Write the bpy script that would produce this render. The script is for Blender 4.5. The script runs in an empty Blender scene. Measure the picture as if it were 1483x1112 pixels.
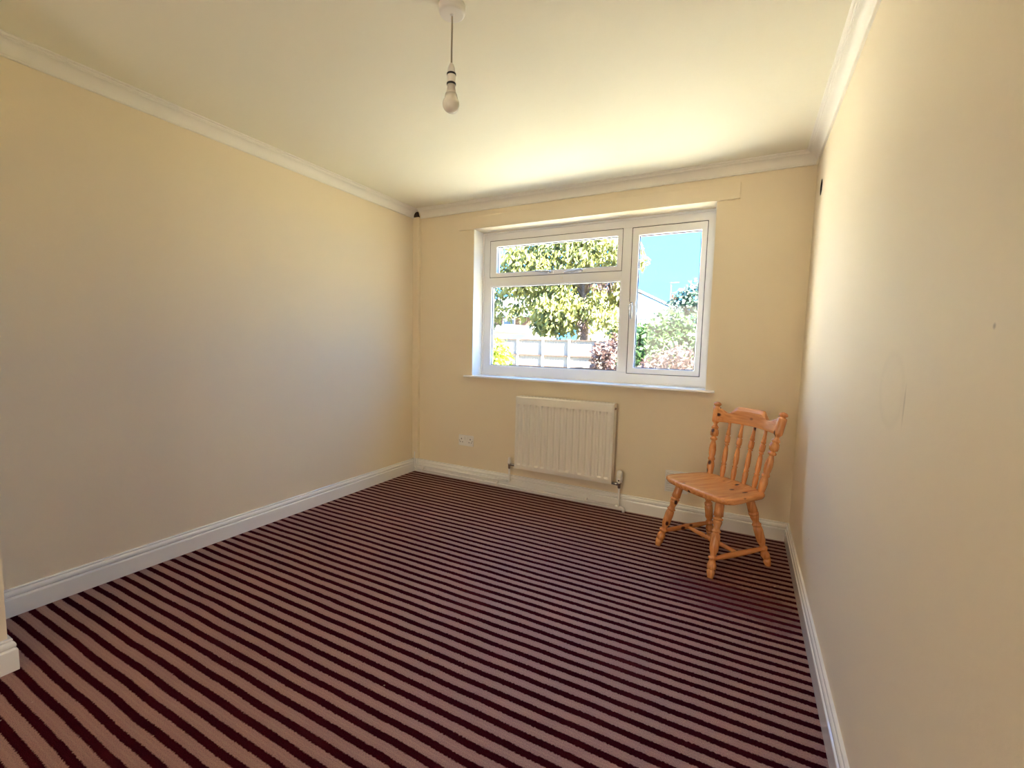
import bpy, bmesh, math, random
from math import sin, cos, pi, radians, sqrt
from mathutils import Vector, Matrix
random.seed(7)
SC = bpy.context.scene
COL = SC.collection

# ------------------------------------------------------------------ camera
CAM_P = (2.74325829, -3.28635411, 1.21628761)
YAW, PITCH, ROLL, FPX = 0.480290521, -0.0879765023, 0.0237302703, 646.026762
cy, sy, cp, sp = cos(YAW), sin(YAW), cos(PITCH), sin(PITCH)
fwd = Vector((-sy*cp, cy*cp, sp)); rgt = Vector((cy, sy, 0)); upv = rgt.cross(fwd)
r2 = cos(ROLL)*rgt + sin(ROLL)*upv; u2 = -sin(ROLL)*rgt + cos(ROLL)*upv
cd = bpy.data.cameras.new('camera'); cam = bpy.data.objects.new('camera', cd); COL.objects.link(cam)
cd.sensor_fit = 'HORIZONTAL'; cd.sensor_width = 36.0; cd.lens = FPX/1483*36.0
cd.clip_start = 0.02; cd.clip_end = 400
m = Matrix((r2, u2, -fwd)).transposed().to_4x4(); m.translation = Vector(CAM_P); cam.matrix_world = m
SC.camera = cam

# ------------------------------------------------------------------ sky, sun, exposure
w = bpy.data.worlds.new('sky'); SC.world = w; w.use_nodes = True
nt = w.node_tree; nt.nodes.clear()
wo = nt.nodes.new('ShaderNodeOutputWorld'); bg = nt.nodes.new('ShaderNodeBackground')
tc = nt.nodes.new('ShaderNodeTexCoord'); sx = nt.nodes.new('ShaderNodeSeparateXYZ'); rp = nt.nodes.new('ShaderNodeValToRGB')
nt.links.new(tc.outputs['Generated'], sx.inputs[0]); nt.links.new(sx.outputs['Z'], rp.inputs[0])
rp.color_ramp.elements[0].position = 0.0; rp.color_ramp.elements[0].color = (0.105, 0.42, 1.0, 1)
rp.color_ramp.elements[1].position = 0.35; rp.color_ramp.elements[1].color = (0.085, 0.38, 1.0, 1)
nt.links.new(rp.outputs[0], bg.inputs[0]); bg.inputs[1].default_value = 5.2
nt.links.new(bg.outputs[0], wo.inputs[0])
sl = bpy.data.lights.new('sun', 'SUN'); sl.energy = 130.0; sl.angle = radians(0.53); sl.color = (1.0, 0.98, 0.86)
so = bpy.data.objects.new('sun', sl); COL.objects.link(so)
so.rotation_euler = Vector((0.70, -0.27, 0.66)).to_track_quat('Z', 'Y').to_euler(); so.location = (20, -8, 40)
pl = bpy.data.lights.new('window_portal', 'AREA'); pl.shape = 'RECTANGLE'; pl.size = 1.9; pl.size_y = 1.25
pl.cycles.is_portal = True
po = bpy.data.objects.new('window_portal', pl); COL.objects.link(po)
po.location = (1.574, 0.30, 1.56); po.rotation_euler = (radians(-90), 0, 0)
hl = bpy.data.lights.new('fill_light', 'AREA'); hl.shape = 'RECTANGLE'; hl.size = 1.0; hl.size_y = 1.9; hl.energy = 28.0; hl.color = (1.0, 0.90, 0.74)  # added fill lamp behind the camera, brightens the whole room
ho = bpy.data.objects.new('fill_light', hl); COL.objects.link(ho); ho.location = (1.5, -5.35, 1.05); ho.rotation_euler = (radians(90), 0, 0)
SC.view_settings.view_transform = 'Standard'; SC.view_settings.look = 'None'
SC.view_settings.gamma = 1.0; SC.view_settings.use_curve_mapping = False
SC.view_settings.exposure = 0.33
SC.cycles.sample_clamp_indirect = 0.0; SC.cycles.diffuse_bounces = 8; SC.cycles.max_bounces = 14; SC.cycles.transparent_max_bounces = 16

# ------------------------------------------------------------------ materials
def mat(name, col, rough=0.5, spec=0.5, noise=None, bump=None, metal=0.0, coat=0.0):
    """noise=(scale, amount); bump=(scale, strength)"""
    M = bpy.data.materials.new(name); M.use_nodes = True
    n = M.node_tree.nodes; l = M.node_tree.links; b = n['Principled BSDF']
    b.inputs['Base Color'].default_value = (*col, 1); b.inputs['Roughness'].default_value = rough
    b.inputs['Specular IOR Level'].default_value = spec; b.inputs['Metallic'].default_value = metal
    b.inputs['Coat Weight'].default_value = coat
    t = n.new('ShaderNodeTexCoord')
    if noise:
        x = n.new('ShaderNodeTexNoise'); x.inputs['Scale'].default_value = noise[0]; x.inputs['Detail'].default_value = 5
        l.new(t.outputs['Object'], x.inputs['Vector'])
        mx = n.new('ShaderNodeMix'); mx.data_type = 'RGBA'
        mx.inputs[6].default_value = (*[c*(1-noise[1]) for c in col], 1)
        mx.inputs[7].default_value = (*[min(1, c*(1+noise[1])) for c in col], 1)
        l.new(x.outputs['Fac'], mx.inputs[0]); l.new(mx.outputs[2], b.inputs['Base Color'])
    if bump:
        x = n.new('ShaderNodeTexNoise'); x.inputs['Scale'].default_value = bump[0]; x.inputs['Detail'].default_value = 4
        l.new(t.outputs['Object'], x.inputs['Vector'])
        bp = n.new('ShaderNodeBump'); bp.inputs['Strength'].default_value = bump[1]; bp.inputs['Distance'].default_value = 0.01
        l.new(x.outputs['Fac'], bp.inputs['Height']); l.new(bp.outputs[0], b.inputs['Normal'])
    return M

CREAM = (0.82, 0.715, 0.54)
M_wall = mat('cream_wall_paint', CREAM, 0.6, 0.3, (1.3, 0.02), (60, 0.06))
M_ceil = mat('ceiling_paint', (0.86, 0.83, 0.70), 0.7, 0.2, (1.5, 0.015), (25, 0.08))
M_gloss = mat('white_gloss_paint', (0.88, 0.87, 0.84), 0.16, 0.5, (9, 0.015), coat=0.6)
M_cove = mat('coving_paint', (0.86, 0.83, 0.76), 0.5, 0.4, (12, 0.015))
M_upvc = mat('white_upvc', (0.85, 0.85, 0.86), 0.25, 0.5)
M_gasket = mat('black_gasket', (0.03, 0.03, 0.035), 0.6)
M_rad = mat('radiator_enamel', (0.83, 0.79, 0.71), 0.3, 0.5)
M_white = mat('white_plastic', (0.83, 0.80, 0.75), 0.35)
M_chrome = mat('chrome', (0.55, 0.53, 0.5), 0.18, metal=1.0)
M_handle = mat('satin_handle', (0.62, 0.62, 0.63), 0.25, metal=0.3)
M_dark = mat('dark_void', (0.012, 0.010, 0.010), 0.9)
M_holeshade = mat('painted_hole_shade', (0.05, 0.03, 0.02), 0.95, noise=(80, 0.5))  # dark tone painted as the shade inside the pipe gap
M_slot = mat('socket_slot', (0.16, 0.13, 0.12), 0.7)
M_flex = mat('flex_cable', (0.34, 0.30, 0.22), 0.5)
M_blackband = mat('black_band', (0.015, 0.015, 0.02), 0.4)
M_bulb = mat('opal_bulb', (0.84, 0.82, 0.74), 0.15, 0.5, coat=0.3)
M_bulbneck = mat('bulb_collar', (0.72, 0.68, 0.60), 0.3)

def pine(name, axis, knots=True):
    M = bpy.data.materials.new(name); M.use_nodes = True
    n = M.node_tree.nodes; l = M.node_tree.links; b = n['Principled BSDF']
    b.inputs['Roughness'].default_value = 0.26; b.inputs['Coat Weight'].default_value = 0.5; b.inputs['Coat Roughness'].default_value = 0.15
    t = n.new('ShaderNodeTexCoord'); mp = n.new('ShaderNodeMapping')
    s = [55, 55, 55]; s[axis] = 3.0
    mp.inputs['Scale'].default_value = s
    l.new(t.outputs['Object'], mp.inputs[0])
    x = n.new('ShaderNodeTexNoise'); x.inputs['Scale'].default_value = 1.0; x.inputs['Detail'].default_value = 4; x.inputs['Distortion'].default_value = 0.6
    l.new(mp.outputs[0], x.inputs['Vector'])
    r = n.new('ShaderNodeValToRGB'); e = r.color_ramp.elements
    e[0].position = 0.3; e[0].color = (0.57, 0.188, 0.047, 1)
    e[1].position = 0.72; e[1].color = (0.85, 0.39, 0.13, 1)
    l.new(x.outputs['Fac'], r.inputs[0])
    # knots: small dark brown spots, elongated along the grain
    mp2 = n.new('ShaderNodeMapping'); s2 = [13, 13, 13]; s2[axis] = 8.0
    mp2.inputs['Scale'].default_value = s2; l.new(t.outputs['Object'], mp2.inputs[0])
    v = n.new('ShaderNodeTexVoronoi'); v.inputs['Scale'].default_value = 1.0; l.new(mp2.outputs[0], v.inputs['Vector'])
    kr = n.new('ShaderNodeValToRGB'); k = kr.color_ramp.elements
    k[0].position = 0.09; k[0].color = (1, 1, 1, 1); k[1].position = 0.17; k[1].color = (0, 0, 0, 1)
    l.new(v.outputs['Distance'], kr.inputs[0])
    mx = n.new('ShaderNodeMix'); mx.data_type = 'RGBA'; mx.inputs[7].default_value = (0.07, 0.02, 0.012, 1)
    l.new(kr.outputs[0], mx.inputs[0]); l.new(r.outputs[0], mx.inputs[6]); l.new(mx.outputs[2], b.inputs['Base Color'])
    return M
M_pine_v = pine('varnished_pine_upright', 2); M_pine_x = pine('varnished_pine_across', 0); M_pine_y = pine('varnished_pine_depth', 1)

def carpet():
    M = bpy.data.materials.new('striped_carpet'); M.use_nodes = True
    n = M.node_tree.nodes; l = M.node_tree.links; b = n['Principled BSDF']
    b.inputs['Roughness'].default_value = 0.95; b.inputs['Specular IOR Level'].default_value = 0.1
    def math_(op, a, bb=None, c=None):
        x = n.new('ShaderNodeMath'); x.operation = op
        for i, q in enumerate((a, bb, c)):
            if q is None: continue
            if isinstance(q, (int, float)): x.inputs[i].default_value = q
            else: l.new(q, x.inputs[i])
        return x.outputs[0]
    def noise(scale, detail=3, vec=None, rough=0.5):
        x = n.new('ShaderNodeTexNoise'); x.inputs['Scale'].default_value = scale; x.inputs['Detail'].default_value = detail
        x.inputs['Roughness'].default_value = rough
        l.new(vec or t.outputs['Object'], x.inputs['Vector']); return x.outputs['Fac']
    def ramp(fac, *st):
        r = n.new('ShaderNodeValToRGB'); el = r.color_ramp.elements
        while len(el) < len(st): el.new(0.5)
        for e, (p, c) in zip(el, st): e.position = p; e.color = (*c, 1) if len(c) == 3 else c
        l.new(fac, r.inputs[0]); return r.outputs[0]
    def mix(f, a, c):
        x = n.new('ShaderNodeMix'); x.data_type = 'RGBA'
        for i, q in ((0, f), (6, a), (7, c)):
            if isinstance(q, (int, float)): x.inputs[i].default_value = q
            elif isinstance(q, tuple): x.inputs[i].default_value = (*q, 1)
            else: l.new(q, x.inputs[i])
        return x.outputs[2]
    t = n.new('ShaderNodeTexCoord'); s = n.new('ShaderNodeSeparateXYZ'); l.new(t.outputs['Object'], s.inputs[0])
    wob = math_('MULTIPLY', math_('SUBTRACT', noise(4, 2), 0.5), 0.012)
    wob2 = math_('MULTIPLY', math_('SUBTRACT', noise(140, 2), 0.5), 0.010)
    y = math_('ADD', math_('ADD', s.outputs['Y'], 2.76), math_('ADD', wob, wob2))
    ph = math_('FRACT', math_('DIVIDE', y, PERIOD))                # 0 = centre of a dark stripe
    d = math_('ABSOLUTE', math_('SUBTRACT', ph, 0.5))              # 0.5 at dark centre, 0 at light centre
    light = ramp(d, (0.25, (1, 1, 1)), (0.31, (0, 0, 0)))
    pile = noise(330, 2); mid = noise(26, 3)
    lc = ramp(pile, (0.3, (0.17, 0.072, 0.055)), (0.5, (0.29, 0.133, 0.104)), (0.72, (0.42, 0.21, 0.155)))
    centre = ramp(d, (0.02, (1, 1, 1)), (0.07, (0, 0, 0)))
    lc = mix(math_('MULTIPLY', centre, 0.25), lc, (0.42, 0.27, 0.18))
    lc = mix(math_('MULTIPLY', ramp(mid, (0.45, (0, 0, 0)), (0.75, (1, 1, 1))), 0.35), lc, (0.30, 0.125, 0.11))
    dc = ramp(pile, (0.3, (0.020, 0.002, 0.004)), (0.7, (0.052, 0.005, 0.010)))
    c = mix(light, dc, lc)
    # spilt red stain in front of the chair
    mp = n.new('ShaderNodeMapping'); mp.vector_type = 'TEXTURE'
    mp.inputs['Location'].default_value = (2.78, -0.93, 0); mp.inputs['Rotation'].default_value = (0, 0, radians(-12)); mp.inputs['Scale'].default_value = (0.36, 0.19, 1)
    l.new(t.outputs['Object'], mp.inputs[0])
    ln = n.new('ShaderNodeVectorMath'); ln.operation = 'LENGTH'; l.new(mp.outputs[0], ln.inputs[0])
    sd = math_('ADD', ln.outputs['Value'], math_('MULTIPLY', math_('SUBTRACT', noise(9, 5), 0.5), 1.5))
    st = ramp(sd, (0.55, (1, 1, 1)), (1.0, (0, 0, 0)))
    c = mix(math_('MULTIPLY', st, 0.75), c, (0.085, 0.010, 0.018))
    # worn red blotches and pale lint
    wn = ramp(noise(2.3, 4), (0.58, (0, 0, 0)), (0.75, (1, 1, 1)))
    c = mix(math_('MULTIPLY', wn, 0.22), c, (0.16, 0.03, 0.03))
    v = n.new('ShaderNodeTexVoronoi'); v.inputs['Scale'].default_value = 7.0; l.new(t.outputs['Object'], v.inputs['Vector'])
    lint = ramp(v.outputs['Distance'], (0.018, (1, 1, 1)), (0.03, (0, 0, 0)))
    c = mix(math_('MULTIPLY', lint, 0.6), c, (0.55, 0.42, 0.30))
    l.new(c, b.inputs['Base Color'])
    # the pale yarn is a little shinier than the dark one
    l.new(math_('MULTIPLY', light, 0.9), b.inputs['Specular IOR Level'])
    l.new(math_('SUBTRACT', 0.95, math_('MULTIPLY', light, 0.48)), b.inputs['Roughness'])
    bp = n.new('ShaderNodeBump'); bp.inputs['Strength'].default_value = 0.5; bp.inputs['Distance'].default_value = 0.006
    l.new(pile, bp.inputs['Height']); l.new(bp.outputs[0], b.inputs['Normal'])
    return M
PERIOD = 0.0542
M_carpet = carpet()

def right_wall_paint():
    M = mat('cream_wall_paint_scuffed', CREAM, 0.55, 0.35, None, (60, 0.06))
    n = M.node_tree.nodes; l = M.node_tree.links; b = n['Principled BSDF']
    t = n.new('ShaderNodeTexCoord')
    prev = None
    def spot(loc, scale, rot, p0, p1, amount, col, prev):
        mp = n.new('ShaderNodeMapping'); mp.vector_type = 'TEXTURE'
        mp.inputs['Location'].default_value = loc; mp.inputs['Rotation'].default_value = (rot, 0, 0); mp.inputs['Scale'].default_value = scale
        l.new(t.outputs['Object'], mp.inputs[0])
        ln = n.new('ShaderNodeVectorMath'); ln.operation = 'LENGTH'; l.new(mp.outputs[0], ln.inputs[0])
        r = n.new('ShaderNodeValToRGB'); e = r.color_ramp.elements
        while len(e) < len(p0): e.new(0.5)
        for q, (pp, vv) in zip(e, p0): q.position = pp; q.color = (vv*amount, vv*amount, vv*amount, 1)
        l.new(ln.outputs['Value'], r.inputs[0])
        mx = n.new('ShaderNodeMix'); mx.data_type = 'RGBA'; mx.inputs[7].default_value = (*col, 1)
        if prev is None: mx.inputs[6].default_value = (*CREAM, 1)
        else: l.new(prev, mx.inputs[6])
        l.new(r.outputs[0], mx.inputs[0]); return mx.outputs[2]
    X = 3.055
    prev = spot((X, -2.037, 1.105), (1, 0.007, 0.058), 0.05, [(0.4, 1), (1.0, 0)], None, 0.45, (0.45, 0.37, 0.26), prev)
    prev = spot((X, -1.93, 1.13), (1, 0.11, 0.10), 0.0, [(0.6, 0), (0.85, 1), (1.0, 0)], None, 0.10, (0.5, 0.42, 0.30), prev)
    prev = spot((X, -2.40, 1.259), (1, 0.006, 0.006), 0.0, [(0.3, 1), (1.0, 0)], None, 0.7, (0.35, 0.28, 0.2), prev)
    prev = spot((X, -0.87, 0.35), (1, 0.010, 0.008), 0.0, [(0.3, 1), (1.0, 0)], None, 0.5, (0.4, 0.34, 0.26), prev)
    l.new(prev, b.inputs['Base Color'])
    return M
M_wall_r = right_wall_paint()

def glass_mat():
    M = bpy.data.materials.new('window_glass'); M.use_nodes = True
    n = M.node_tree.nodes; l = M.node_tree.links; n.clear()
    o = n.new('ShaderNodeOutputMaterial'); mx = n.new('ShaderNodeMixShader'); tr = n.new('ShaderNodeBsdfTransparent'); gl = n.new('ShaderNodeBsdfGlossy')
    gl.inputs['Roughness'].default_value = 0.02; mx.inputs[0].default_value = 0.04; tr.inputs[0].default_value = (0.97, 0.98, 0.98, 1)
    l.new(tr.outputs[0], mx.inputs[1]); l.new(gl.outputs[0], mx.inputs[2]); l.new(mx.outputs[0], o.inputs[0])
    return M
M_glass = glass_mat()

def leaf_mat(name, c1, c2, trans=0.35):
    M = bpy.data.materials.new(name); M.use_nodes = True
    n = M.node_tree.nodes; l = M.node_tree.links; b = n['Principled BSDF']
    b.inputs['Roughness'].default_value = 0.45
    g = n.new('ShaderNodeObjectInfo'); t = n.new('ShaderNodeTexCoord')
    x = n.new('ShaderNodeTexNoise'); x.inputs['Scale'].default_value = 2.2; x.inputs['Detail'].default_value = 6
    l.new(t.outputs['Object'], x.inputs['Vector'])
    r = n.new('ShaderNodeValToRGB'); e = r.color_ramp.elements
    e[0].position = 0.35; e[0].color = (*c1, 1); e[1].position = 0.65; e[1].color = (*c2, 1)
    l.new(x.outputs['Fac'], r.inputs[0]); l.new(r.outputs[0], b.inputs['Base Color'])
    tl = n.new('ShaderNodeBsdfTranslucent'); l.new(r.outputs[0], tl.inputs[0])
    mx = n.new('ShaderNodeMixShader'); mx.inputs[0].default_value = trans
    l.new(b.outputs[0], mx.inputs[1]); l.new(tl.outputs[0], mx.inputs[2]); l.new(mx.outputs[0], n['Material Output'].inputs[0])
    return M
M_leaf_tree = leaf_mat('tree_leaves', (0.085, 0.10, 0.035), (0.38, 0.36, 0.10))
M_leaf_bush = leaf_mat('bush_leaves', (0.10, 0.16, 0.02), (0.33, 0.35, 0.03))
M_leaf_hedge = leaf_mat('hedge_leaves', (0.028, 0.062, 0.020), (0.105, 0.185, 0.06))
M_leaf_red = leaf_mat('red_leaves', (0.07, 0.036, 0.032), (0.21, 0.125, 0.11))
M_leaf_blue = leaf_mat('grey_green_leaves', (0.05, 0.085, 0.06), (0.18, 0.25, 0.19))
M_bark = mat('bark', (0.14, 0.095, 0.075), 0.9, noise=(6, 0.4), bump=(20, 0.6))
M_fence = mat('pale_fence_timber', (0.25, 0.225, 0.20), 0.8, noise=(8, 0.1))
M_fence_rail = mat('weathered_fence_rail', (0.05, 0.03, 0.022), 0.85, noise=(8, 0.12))
M_render = mat('white_render', (0.72, 0.71, 0.68), 0.9, noise=(2, 0.03))
M_brick_far = mat('far_brick', (0.12, 0.062, 0.038), 0.9, noise=(5, 0.15))
M_roof = mat('pale_roof_slates', (0.36, 0.35, 0.35), 0.7, noise=(3, 0.06))
M_winfar = mat('far_window_glass', (0.10, 0.13, 0.16), 0.1)
M_pave = mat('pale_paving', (0.43, 0.40, 0.33), 0.9, noise=(3, 0.08))
M_lawn = mat('lawn_grass', (0.17, 0.15, 0.08), 0.95, noise=(2.5, 0.25), bump=(60, 0.6))
M_steel = mat('aerial_steel', (0.25, 0.26, 0.27), 0.4, metal=0.6)

# ------------------------------------------------------------------ builders
class MB:
    def __init__(s): s.v = []; s.f = []; s.sm = []
    def add(s, vs, fs, smooth=False):
        o = len(s.v); s.v += [tuple(v) for v in vs]; s.f += [tuple(i+o for i in f) for f in fs]; s.sm += [smooth]*len(fs); return s
    def box(s, a, b):
        (x0, y0, z0), (x1, y1, z1) = a, b
        return s.add([(x0,y0,z0),(x1,y0,z0),(x1,y1,z0),(x0,y1,z0),(x0,y0,z1),(x1,y0,z1),(x1,y1,z1),(x0,y1,z1)],
                     [(0,3,2,1),(4,5,6,7),(0,1,5,4),(1,2,6,5),(2,3,7,6),(3,0,4,7)])
    def frame(s, x0, x1, z0, z1, w, y0, y1):     # rectangular ring in the xz plane; w = (left, right, bottom, top)
        a, b, c, d = w
        o = [(x0,z0),(x1,z0),(x1,z1),(x0,z1)]; i = [(x0+a,z0+c),(x1-b,z0+c),(x1-b,z1-d),(x0+a,z1-d)]
        vs = [(x,y0,z) for x,z in o]+[(x,y0,z) for x,z in i]+[(x,y1,z) for x,z in o]+[(x,y1,z) for x,z in i]
        fs = []
        for k in range(4):
            j = (k+1) % 4
            fs += [(k,j,4+j,4+k),(8+j,8+k,12+k,12+j),(k,8+k,8+j,j),(4+k,4+j,12+j,12+k)]
        return s.add(vs, fs)
    def tube(s, pts, r, n=12, caps=True):
        pts = [Vector(p) for p in pts]; rs = r if isinstance(r, (list, tuple)) else [r]*len(pts)
        d0 = (pts[1]-pts[0]).normalized()
        ref = Vector((0,0,1)) if abs(d0.z) < 0.9 else Vector((1,0,0))
        u = d0.cross(ref).normalized(); vs = []
        for i, p in enumerate(pts):
            d = ((pts[i+1]-p) if i < len(pts)-1 else Vector((0,0,0)))
            if i > 0: d = d.normalized() + (p-pts[i-1]).normalized()
            d.normalize(); u = (u - d*u.dot(d)).normalized(); v = d.cross(u)
            for k in range(n):
                a = 2*pi*k/n; vs.append(p + (u*cos(a)+v*sin(a))*rs[i])
        fs = []
        for i in range(len(pts)-1):
            for k in range(n):
                j = (k+1) % n; fs.append((i*n+k, i*n+j, (i+1)*n+j, (i+1)*n+k))
        s.add(vs, fs, True)
        if caps:
            o = len(s.v)-len(vs)
            s.f += [tuple(o+k for k in reversed(range(n))), tuple(o+(len(pts)-1)*n+k for k in range(n))]; s.sm += [False, False]
        return s
    def turn(s, a, b, prof, n=20):                # lathe prof [(t, r)] about the line a-b
        a, b = Vector(a), Vector(b)
        return s.tube([a+(b-a)*t for t, r in prof], [max(r, 1e-4) for t, r in prof], n)
    def sweep(s, prof, path):                     # prof [(offset, z)] ; path of (x, y, nx, ny): offset moves along n
        np_ = len(prof)
        vs = [(x+o*nx, y+o*ny, z) for (x, y, nx, ny) in path for (o, z) in prof]; fs = []
        for i in range(len(path)-1):
            for k in range(np_):
                j = (k+1) % np_; fs.append((i*np_+k, i*np_+j, (i+1)*np_+j, (i+1)*np_+k))
        fs += [tuple(reversed(range(np_))), tuple((len(path)-1)*np_+k for k in range(np_))]
        return s.add(vs, fs)
    def build(s, name, m, parent=None, bevel=0, seg=2, kind=None, label=None, sub=0):
        me = bpy.data.meshes.new(name); me.from_pydata(s.v, [], s.f); me.update()
        bm = bmesh.new(); bm.from_mesh(me); bmesh.ops.recalc_face_normals(bm, faces=bm.faces[:]) if kind != 'stuff' else None
        bm.to_mesh(me); bm.free()
        for p, q in zip(me.polygons, s.sm): p.use_smooth = q
        me.materials.append(m)
        o = bpy.data.objects.new(name, me); COL.objects.link(o)
        if parent: o.parent = parent
        if bevel:
            b = o.modifiers.new('bevel', 'BEVEL'); b.width = bevel; b.segments = seg; b.limit_method = 'ANGLE'; b.angle_limit = radians(40)
            b.harden_normals = False
        if sub:
            q = o.modifiers.new('sub', 'SUBSURF'); q.levels = sub; q.render_levels = sub
        if kind: o['kind'] = kind
        if label: o['label'] = label
        return o
def thing(name, label, cat, loc=(0,0,0), rz=0.0, group=None, kind=None):
    o = bpy.data.objects.new(name, None); COL.objects.link(o); o.location = loc; o.rotation_euler = (0,0,rz)
    o.empty_display_size = 0.1
    if label: o['label'] = label
    if cat: o['category'] = cat
    if group: o['group'] = group
    if kind: o['kind'] = kind
    return o
ST = 'structure'

# ------------------------------------------------------------------ room shell
W = 3.0546; YB = -5.0; HC = 2.33; ZC = 2.405; XN = 0.455; YN = -2.772; TH = 0.28
XL, XR, ZT, ZS = 0.632, 2.516, 2.183, 0.941
MB().box((-0.3, YB-1.45, -0.12), (W+0.3, 0.02, 0.0)).build('floor', M_carpet, kind=ST)
MB().box((-0.3, YB-1.45, ZC), (W+0.3, TH, ZC+0.12)).build('ceiling', M_ceil, kind=ST)
wb = MB()
wb.frame(-0.3, W+0.3, -0.6, ZC, (XL+0.3, W+0.3-XR, ZS-0.016+0.6, ZC-ZT), 0, TH)
wb.build('wall_far', M_wall, kind=ST)
MB().box((-0.3, YB-0.2, -0.12), (0, 0, ZC)).build('wall_left', M_wall, kind=ST)
MB().box((0, YB, 0), (XN, YN, ZC)).build('wall_near_left', M_wall, kind=ST)
# back wall; unseen doorway and hall added to let the fill lamp in
bw = MB().box((-0.3, YB-0.15, 0), (0.98, YB, ZC)).box((2.02, YB-0.15, 0), (W+0.3, YB, ZC)).box((0.98, YB-0.15, 2.05), (2.02, YB, ZC))
bw.build('wall_back', M_wall, kind=ST)
MB().box((-0.3, YB-1.3, 0), (0.6, YB-0.15, ZC)).box((2.4, YB-1.3, 0), (W+0.3, YB-0.15, ZC)).box((-0.3, YB-1.45, 0), (W+0.3, YB-1.3, ZC)).build('wall_added_hall', M_wall, kind=ST)
df = thing('door_1', None, None, (1.5, YB, 0), kind=ST)  # frame of the added doorway
for x in (-0.52, 0.45): MB().box((x, -0.15, 0), (x+0.07, 0.018, 2.05)).build('door_jamb', M_gloss, df, bevel=0.003)
MB().box((-0.52, -0.15, 1.98), (0.52, 0.018, 2.05)).build('door_head', M_gloss, df, bevel=0.003)
# right wall with a round bored hole near the far corner
bm = bmesh.new()
HY, HZ, HR = -0.25, 2.121, 0.043
outer = [bm.verts.new((W, y, z)) for y, z in ((YB-0.2, -0.12), (0, -0.12), (0, ZC), (YB-0.2, ZC))]
inner = [bm.verts.new((W, HY+HR*cos(2*pi*k/28), HZ+HR*sin(2*pi*k/28))) for k in range(28)]
es = [bm.edges.new((outer[i], outer[(i+1) % 4])) for i in range(4)] + [bm.edges.new((inner[i], inner[(i+1) % 28])) for i in range(28)]
bmesh.ops.triangle_fill(bm, edges=es, use_beauty=True)
back = [bm.verts.new((W+0.12, v.co.y, v.co.z)) for v in inner]
for i in range(28): bm.faces.new((inner[i], inner[(i+1) % 28], back[(i+1) % 28], back[i]))
bm.faces.new(back)
ob = [bm.verts.new((W+0.3, v.co.y, v.co.z)) for v in outer]
for i in range(4): bm.faces.new((outer[i], outer[(i+1) % 4], ob[(i+1) % 4], ob[i]))
bm.faces.new(ob)
bmesh.ops.recalc_face_normals(bm, faces=bm.faces[:])
me = bpy.data.meshes.new('wall_right'); bm.to_mesh(me); bm.free(); me.materials.append(M_wall_r); me.materials.append(M_dark)
for p in me.polygons:
    if p.center.x > W+0.01 and p.center.x < W+0.2: p.material_index = 1
o = bpy.data.objects.new('wall_right', me); COL.objects.link(o); o['kind'] = ST

# skirting boards
BH = 0.1204; BT = 0.02
BASE = [(0,0),(BT,0),(BT,0.075),(BT-0.001,0.079),(0.0145,0.0815),(0.0125,0.083),(0.0125,0.086),(0.0155,0.088),(0.017,0.092),(0.0165,0.099),(0.014,0.105),
        (0.0105,0.1085),(0.009,0.110),(0.009,0.112),(0.0105,0.1135),(0.010,0.118),(0.008,BH),(0,BH)]
MB().sweep(BASE, [(0, YN, 1, 0.0), (0, 0, 1, -1)]).build('baseboard_left', M_gloss, kind=ST)
MB().sweep(BASE, [(0, 0, 1, -1), (W, 0, -1, -1)]).build('baseboard_far', M_gloss, kind=ST)
MB().sweep(BASE, [(W, 0, -1, -1), (W, YB, -1, 0)]).build('baseboard_right', M_gloss, kind=ST)
MB().sweep(BASE, [(BT, YN, 0, 1), (XN, YN, 1, 1), (XN, YB, 1, 0)]).build('baseboard_near_left', M_gloss, kind=ST)

# coving: bead, concave sweep, two steps at the ceiling
CD = ZC-HC; CP = 0.066
COVE = [(0,0),(0.010,0),(0.0125,0.003),(0.0125,0.008),(0.010,0.011),(0.008,0.011)]
for k in range(1, 11):
    a = pi/2*k/10; COVE.append((0.008+0.038*(1-cos(a)), 0.013+0.043*sin(a)))
COVE += [(0.047,0.060),(0.052,0.060),(0.054,0.063),(0.054,0.067),(0.060,0.067),(CP,0.070),(CP,CD),(0,CD)]
COVE = [(a, HC+b) for a, b in COVE]
MB().sweep(COVE, [(0, YN, 1, 0), (0, -0.034, 1, 0)]).build('trim_1', M_cove, kind=ST)
MB().sweep(COVE, [(0.066, 0, 0, -1), (W, 0, -1, -1)]).build('trim_2', M_cove, kind=ST)
MB().sweep(COVE, [(W, 0, -1, -1), (W, YB, -1, 0)]).build('trim_3', M_cove, kind=ST)
MB().sweep(COVE, [(0, YN, 0, 1), (XN, YN, 1, 1), (XN, YB, 1, 0)]).build('trim_4', M_cove, kind=ST)
# flat curtain batten over the window
MB().box((0.489, -0.020, 2.181), (2.649, 0, 2.282)).build('trim_5', M_wall, kind=ST, bevel=0.002)
# boxing for the pipes up the far left corner, open at its foot, with a plug above it whose dark colour stands in for the hole's shade
bx = MB().box((0.0, -0.036, 0.128), (0.064, -0.030, 2.338)).box((0.058, -0.030, 0.128), (0.064, 0.0, 2.338))
bx.build('trim_6', M_wall, kind=ST, bevel=0.0015)
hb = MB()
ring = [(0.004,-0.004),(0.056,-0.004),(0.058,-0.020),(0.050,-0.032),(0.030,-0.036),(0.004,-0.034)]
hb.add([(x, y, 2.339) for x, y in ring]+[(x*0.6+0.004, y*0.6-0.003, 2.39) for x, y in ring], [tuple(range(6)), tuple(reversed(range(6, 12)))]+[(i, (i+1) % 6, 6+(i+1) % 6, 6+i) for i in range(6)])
hb.build('trim_7', M_holeshade, kind=ST)

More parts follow.
